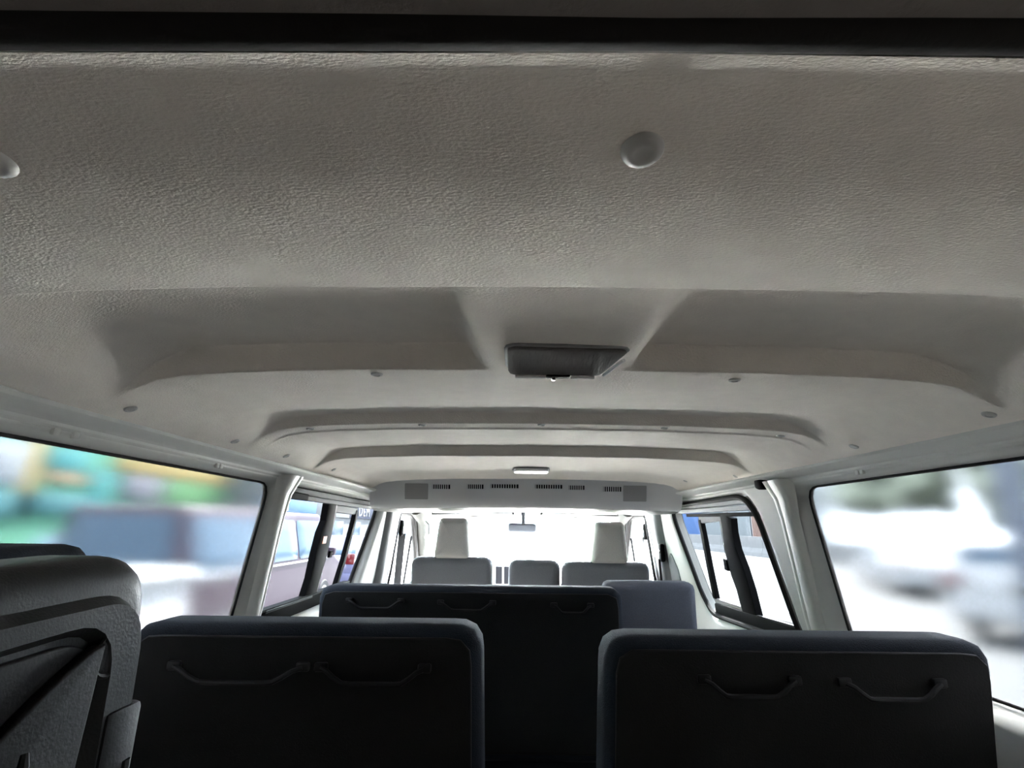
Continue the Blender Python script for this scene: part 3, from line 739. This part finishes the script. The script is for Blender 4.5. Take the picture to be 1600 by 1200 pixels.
def car(name, label, loc, rotz, L, Wd, H, pm, kind='suv', cat='car'):
    """nose towards +y of its own frame"""
    c = empty(name, loc, label, cat, None, None, rotz)
    mw = world_of(c)
    def put(nm, bm, m, par=c):
        bm.transform(mw); return from_bm(nm, bm, m, par)
    h = H; b = .30                                            # clearance
    if kind == 'van': sil = [(-L / 2, b), (L / 2, b), (L / 2, .95), (L / 2 - .55, 1.15), (L / 2 - 1.25, h), (-L / 2 + .12, h), (-L / 2, h * .55)]
    elif kind == 'suv': sil = [(-L / 2, b), (L / 2, b), (L / 2, .85), (L / 2 - .25, 1.02), (L / 2 - 1.25, 1.10), (L / 2 - 1.85, h), (-L / 2 + .35, h), (-L / 2 + .05, h * .58)]
    else: sil = [(-L / 2, b), (L / 2, b), (L / 2, .70), (L / 2 - .30, .86), (L / 2 - 1.3, .95), (L / 2 - 1.95, h), (-L / 2 + 1.25, h), (-L / 2 + .55, .98), (-L / 2, .92)]
    poly = resample(rounded(sil, [.08, .08] + [.12] * (len(sil) - 2)), 120)
    bm = bmesh.new()
    def f(u, v, d):
        nar = .16 * sstep(h * .55, h, v); x = (d - Wd / 2); return (x * (1 - nar), u, v)
    add_pillow(bm, poly, Wd, .10, f, n=4, rings=3); body = put('body', bm, pm)
    zb, zt = h * .58, h - .14
    if kind == 'sedan': zb = .98
    y1 = [p for p in sil if abs(p[1] - h) < 1e-6]; ya, yb_ = min(p[0] for p in y1), max(p[0] for p in y1)
    bot_b = ya - (.30 if kind == 'sedan' else .12); bot_f = yb_ + .42
    for s in (-1, 1):                                         # side glass, three lights
        e = [bot_b + .12, bot_b + (bot_f - bot_b) * .36, bot_b + (bot_f - bot_b) * .66, bot_f - .12]; tt = [ya + .08, None, None, yb_ - .02]
        for i in range(3):
            a0, a1 = e[i] + .03, e[i + 1] - .03; t0 = tt[0] if i == 0 else a0; t1 = tt[3] if i == 2 else a1
            pw = resample(rounded([(a0, zb), (a1, zb), (t1, zt), (t0, zt)], .05), 40)
            bm = bmesh.new(); add_pillow(bm, pw, .02, .006, lambda u, v, d: (s * ((Wd / 2) * (1 - .16 * sstep(h * .55, h, v)) + .006 - d + .003), u, v), n=2, rings=1); put('side_window', bm, M['carglass'])
        bm = bmesh.new(); add_tube(bm, [(s * (Wd / 2 + .006), bot_b + .1, zb - .05), (s * (Wd / 2 + .006), bot_f, zb - .05)], .02, 6); put('side_strip', bm, M['chrome'])
        bm = bmesh.new(); add_box(bm, (s * (Wd / 2 + .10) - .09, bot_f - .35, zb), (s * (Wd / 2 + .10) + .09, bot_f - .22, zb + .16), .04); put('wing_mirror', bm, pm)
        for y in (-L * .31, L * .32):
            bm = bmesh.new(); add_lathe(bm, [(.20, -.01), (.30, 0), (.335, .03), (.34, .11), (.335, .19), (.30, .22), (.20, .21)], (s * (Wd / 2 - .20), y, .34), (s, 0, 0), 28); wv = put('wheel', bm, M['tyre'])
            bm = bmesh.new(); add_lathe(bm, [(.21, .0), (.21, .015), (.12, .03), (0, .03)], (s * (Wd / 2 + .0), y, .34), (s, 0, 0), 20); put('hubcap', bm, M['hubcap'], wv)
        bm = bmesh.new(); add_box(bm, (s * (Wd / 2 - .14) - .11, -L / 2 - .012, .82), (s * (Wd / 2 - .14) + .11, -L / 2 + .06, 1.08), .03); put('tail_lamp', bm, M['red_lamp'])
        bm = bmesh.new(); add_box(bm, (s * (Wd / 2 - .2) - .16, L / 2 - .08, .64), (s * (Wd / 2 - .2) + .16, L / 2 + .012, .80), .03); put('headlamp', bm, M['lamp_clear'])
    # rear glass and windscreen lying on the sloping ends
    def end_glass(nm, ylo, zlo, yhi, zhi, sg):
        bm = bmesh.new(); pw = resample(rounded([(-Wd * .40, 0), (Wd * .40, 0), (Wd * .34, 1), (-Wd * .34, 1)], .06), 40)
        add_pillow(bm, pw, .03, .004, lambda u, v, d: (u, ylo + (yhi - ylo) * v + sg * (d - .012), zlo + (zhi - zlo) * v + .0), n=2, rings=1); put(nm, bm, M['carglass'])
    if kind == 'sedan': end_glass('rear_window', -L / 2 + .62, 1.02, -L / 2 + 1.18, h - .07, -1)
    elif kind == 'suv': end_glass('rear_window', -L / 2 + .10, h * .62, -L / 2 + .32, h - .1, -1)
    else: end_glass('rear_window', -L / 2 + .02, h * .60, -L / 2 + .11, h - .12, -1)
    k_ = L / 2 - {'van': .62, 'suv': 1.30, 'sedan': 1.36}[kind]; kk = yb_
    end_glass('windscreen', k_, {'van': 1.2, 'suv': 1.14, 'sedan': .99}[kind], kk + .03, h - .05, 1)
    bm = bmesh.new(); add_box(bm, (-Wd / 2 + .05, -L / 2 - .06, .34), (Wd / 2 - .05, -L / 2 + .05, .62), .05); put('rear_bumper', bm, pm)
    bm = bmesh.new(); add_box(bm, (-Wd / 2 + .05, L / 2 - .05, .34), (Wd / 2 - .05, L / 2 + .06, .60), .05); put('front_bumper', bm, pm)
    return c
car('minivan', 'dark red minivan parked alongside with a bright waist line', (-4.92, 9.55, 0), 0, 6.0, 1.84, 1.98, P['maroon'], 'van', 'van')
car('parked_car', 'silver blue car parked in front of the green shopfront', (-11.6, 15.0, 0), R(2), 4.4, 1.75, 1.46, P['silver'], 'sedan')
car('parked_car', 'dark navy car parked ahead of the dark red minivan', (-4.9, 15.6, 0), R(2), 4.4, 1.75, 1.48, P['navy'], 'sedan')
car('white_car', 'white car with red tail lamp on the road near the pole', (9.9, 9.9, 0), R(-62), 4.4, 1.8, 1.62, P['white'], 'suv')
car('white_car', 'white car further along the road below the pale trees', (12.2, 16.8, 0), R(-20), 4.4, 1.8, 1.5, P['white'], 'sedan')
lw = empty('low_wall', (-3.6, 3.6, 0), 'low white garden wall standing behind the dark red minivan', 'wall')
box('wall_body', (-3.9, 1.6, 0), (-3.1, 5.15, 1.28), mat('white_wash', (.24, .25, .26), .9, .3, 20, var=.03, vscale=2), lw, .03)
box('wall_cap', (-3.96, 1.54, 1.28), (-3.04, 5.21, 1.35), M['white_cap'], lw, .02)
# utility pole
pb = empty('utility_pole', (6.2, 6.55, 0), 'blue grey utility pole beside the white car', 'pole')
lathe('pole', [(.17, 0), (.165, .5), (.14, 5), (.12, 8), (0, 8)], (6.2, 6.55, 0), (0, 0, 1), mat('pole_paint', (.07, .083, .11), .6, .2, 30), pb, 20)
box('pole_band', (6.03, 6.38, 1.0), (6.37, 6.72, 1.14), M['alu'], pb, .05)
# box truck at the right edge
tr = empty('box_truck', (14.2, 11.0, 0), 'dark box truck standing behind the utility pole', 'truck')
mt = mat('truck_box_paint', (.045, .038, .06), .5, var=.1)
box('cargo_box', (13.0, 7.6, .9), (15.3, 11.4, 3.6), mt, tr, .04); box('chassis', (13.1, 7.5, .6), (15.2, 13.0, .92), M['steel'], tr, .02)
bm = bmesh.new(); add_box(bm, (13.1, 11.5, .7), (15.2, 13.1, 2.6), .18); from_bm('cab', bm, P['navy'], tr)
for x in (13.2, 15.1):
    for y in (8.5, 12.3): lathe('wheel', [(.2, -.12), (.42, -.12), (.46, -.06), (.46, .06), (.42, .12), (.2, .12)], (x, y, .46), (1, 0, 0), M['tyre'], tr, 24)
# concrete barrier with its separate segments
br = empty('road_barrier', (17, 40, 0), 'pale concrete barrier along the far side of the road', 'barrier')
prev = None
for i in range(26):
    y0 = 4 + i * 3.6
    if prev is None:
        bm = bmesh.new(); pr = [(16.75, 0), (17.25, 0), (17.2, .25), (17.08, .55), (17.06, 1.30), (16.94, 1.30), (16.92, .55), (16.8, .25)]
        A = [bm.verts.new((x, y0, z)) for x, z in pr]; B = [bm.verts.new((x, y0 + 3.57, z)) for x, z in pr]
        bm.faces.new(A); bm.faces.new(list(reversed(B)))
        for k in range(8): bm.faces.new((A[k], B[k], B[(k + 1) % 8], A[(k + 1) % 8]))
        prev = from_bm('barrier_segment', bm, M['kerb'], br, smooth=False); base = prev.location.copy()
    else:
        o = prev.copy(); COL.objects.link(o); o.parent = br; o.location = base + Vector((0, i * 3.6, 0))
# hoarding beyond the barrier: corrugated grey, blue and brown sheets
M['corr'] = mat('corrugated_sheet', (.13, .145, .15), .6, var=.06, vscale=2); M['blue'] = mat('blue_sheet', (.02, .07, .19), .6, var=.05); M['rust'] = mat('brown_sheet', (.14, .08, .06), .7, var=.1)
hb = empty('hoarding', (18.5, 40, 0), 'tall hoarding of blue, grey and brown corrugated sheets', 'fence')
def corrugated(x, y0, y1, z1, m):
    V, F = [], []; n = int((y1 - y0) / .12)
    for i in range(n + 1):
        y = y0 + (y1 - y0) * i / n; dx = .05 * (i % 2)
        V += [(x + dx, y, 0), (x + dx, y, z1), (x + .09, y, z1), (x + .09, y, 0)]
    for i in range(n):
        for k in range(4): F.append((i * 4 + k, i * 4 + (k + 1) % 4, (i + 1) * 4 + (k + 1) % 4, (i + 1) * 4 + k))
    raw('sheet_panel', V, F, m, hb, smooth=False)
for y0, y1, z1, m in ((52, 60, 5.5, 'blue'), (60, 68, 5.5, 'blue'), (44, 51.9, 4.6, 'corr'), (41.4, 43.9, 4.6, 'corr'), (37.0, 41.3, 4.8, 'rust'), (31, 36.9, 4.6, 'corr')): corrugated(18.5, y0, y1, z1, M[m])
# green shopfront on the other side
fa = empty('shop_building', (-14.4, 17, 0), 'green and yellow shopfront building with teal panels', 'building')
G = {k: mat('facade_' + k, c, .7, var=.05, vscale=2) for k, c in dict(mint=(.05, .18, .115), teal=(.006, .12, .125), deep=(.013, .09, .10), yellow=(.21, .15, .045), pale=(.13, .175, .22), orange=(.21, .135, .075), green=(.045, .14, .05), lilac=(.085, .085, .11), white=(.13, .14, .15)).items()}
box('wall', (-20, 2, 0), (-14.15, 25.5, 6.5), G['mint'], fa)
def panel(y0, y1, z0, z1, m, nm='facade_panel', th=.12): return box(nm, (-14.16, y0, z0), (-14.15 + th, y1, z1), G[m], fa, .02)
for a in ((11.5, 14.7, 2.75, 3.95, 'pale'), (14.75, 15.2, 1.9, 4.4, 'yellow'), (15.4, 17.0, 3.3, 4.0, 'teal'), (15.5, 17.0, 2.98, 3.22, 'orange'), (12, 15.2, 1.9, 2.6, 'deep'), (15.3, 17.4, 2.0, 2.62, 'deep'),
          (18.2, 25.4, 3.55, 4.15, 'yellow'), (18.7, 20.8, 2.6, 3.45, 'lilac'), (21.0, 25.2, 2.4, 3.4, 'green'), (11, 25.4, 4.5, 5.2, 'yellow'), (17.3, 18.1, 2.0, 3.5, 'teal')): panel(*a)
for y in (12.3, 13.5): panel(y, y + .9, 2.85, 3.8, 'white', 'window_pane', .16)
sh_ = empty('hedge', (-13.0, 20, 0), 'low yellow green hedge in front of the green shopfront', 'hedge')
gm = mat('hedge_leaves', (.07, .10, .028), .9, .5, 20, var=.4, vscale=6)
bm = bmesh.new()
for i in range(60):
    r_ = bmesh.ops.create_icosphere(bm, subdivisions=1, radius=random.uniform(.3, .5))
    bmesh.ops.translate(bm, vec=(-13 + random.uniform(-.3, .3), 17.8 + i * .07 + random.uniform(-.1, .1), random.uniform(.35, 2.0)), verts=r_['verts'])
from_bm('hedge_foliage', bm, gm, sh_)
# white shop with signs further along
s2 = empty('white_shop', (-10.5, 34, 0), 'white shop building with a blue sign and lettering', 'building')
wm = mat('white_render', (.13, .134, .14), .8, var=.03, vscale=2)
box('wall', (-16, 26.5, 0), (-10.1, 62, 6.0), wm, s2); box('fascia', (-10.12, 26.7, 2.2), (-10.0, 32.3, 3.6), wm, s2, .02); box('fascia', (-10.12, 32.4, 2.2), (-10.0, 61.8, 3.9), mat('lavender_fascia', (.055, .06, .09), .7), s2, .02)
for y in (29.5, 33, 45, 50): box('window_pane', (-10.12, y, .8), (-10.04, y + 1.9, 2.0), M['carglass'], s2, .02)
bs = empty('shop_sign', (-9.9, 24, 0), 'small blue shop sign with white shapes on a post', 'sign')
box('sign_board', (-10.05, 21.9, 2.30), (-9.95, 26.6, 2.86), mat('sign_blue', (.01, .065, .18), .5), bs, .02)
box('sign_post', (-10.04, 23.6, 0), (-9.96, 23.7, 2.3), M['steel'], bs)
for y0, y1, z0, z1 in ((22.3, 22.62, 2.34, 2.58), (22.75, 23.05, 2.42, 2.76), (23.05, 23.2, 2.34, 2.56)): box('sign_mark', (-9.955, y0, z0), (-9.93, y1, z1), M['white'], bs, .01)
cu = bpy.data.curves.new('sign_lettering', 'FONT'); cu.body = 'DEM'; cu.size = 1.15; cu.extrude = .03; cu.space_character = 1.25
tmp = bpy.data.objects.new('tmp', cu); COL.objects.link(tmp); bpy.context.view_layer.update()
me = bpy.data.meshes.new_from_object(tmp.evaluated_get(bpy.context.evaluated_depsgraph_get())); bpy.data.objects.remove(tmp)
me.materials.clear(); me.materials.append(mat('lettering_white', (.25, .25, .26), .5))
lt = bpy.data.objects.new('sign_lettering', me); COL.objects.link(lt); lt.parent = s2
lt.location = Vector((-9.98, 34.0, 2.36)) - Vector(s2.location); lt.rotation_euler = (R(90), 0, R(90)); lt.scale = (1.0, .72, 1)
# pale trees and buildings on the road's far side, seen through the rear window
tm = mat('tree_leaves', (.19, .21, .16), .9, .5, 12, var=.4, vscale=4); bk = mat('tree_bark', (.20, .15, .11), .9, .5, 30)
def tree(label, x, y, h, r):
    t = empty('tree', (x, y, 0), label, 'tree')
    tube('trunk', [(x, y, 0), (x + .1, y, h * .35), (x, y + .1, h * .7)], [.22, .17, .08], bk, t, 10)
    bm = bmesh.new(); rnd = random.Random(int(x * 7 + y))
    for i in range(46):
        a, b_, rr = rnd.uniform(0, 2 * PI), rnd.uniform(-.8, 1), r * rnd.uniform(.3, .95)
        p = (x + rr * math.cos(a), y + rr * math.sin(a), h * .68 + r * .7 * b_)
        q_ = bmesh.ops.create_icosphere(bm, subdivisions=2, radius=r * rnd.uniform(.22, .4))
        for v in q_['verts']: v.co *= rnd.uniform(.85, 1.12)
        bmesh.ops.translate(bm, vec=p, verts=q_['verts'])
    from_bm('crown', bm, tm, t)
tree('round green tree behind the far white car', 22, 30, 7, 3)
tree('small green tree beside the round tree', 24, 24, 5.5, 2.4)
ob = empty('office_building', (30, 26, 0), 'pale office block beyond the trees', 'building')
box('wall', (28, 8, 0), (36, 30, 7.5), mat('pale_render', (.16, .16, .175), .8, var=.04), ob)
for j in range(2):
    for i in range(7): box('window_pane', (27.93, 9.2 + i * 2.9, 1.4 + j * 3), (28.05, 10.9 + i * 2.9, 3.0 + j * 3), M['carglass'], ob)
# far end of the street
eb = empty('street_end_building', (0, 92, 0), 'low pale blue building at the far end of the street', 'building')
box('wall', (-26, 90, 0), (15, 98, 3.4), mat('pale_blue_render', (.14, .165, .2), .8, var=.05), eb)
for i in range(8): box('window_pane', (-24 + i * 4.4, 89.9, 1.0), (-21.4 + i * 4.4, 90.05, 2.5), M['carglass'], eb)
# lane line
ln = box('trim_4', (5.6, 12.2, 0), (8.6, 12.45, .012), M['white']); prop(ln, 'white painted line across the road', kind='structure')
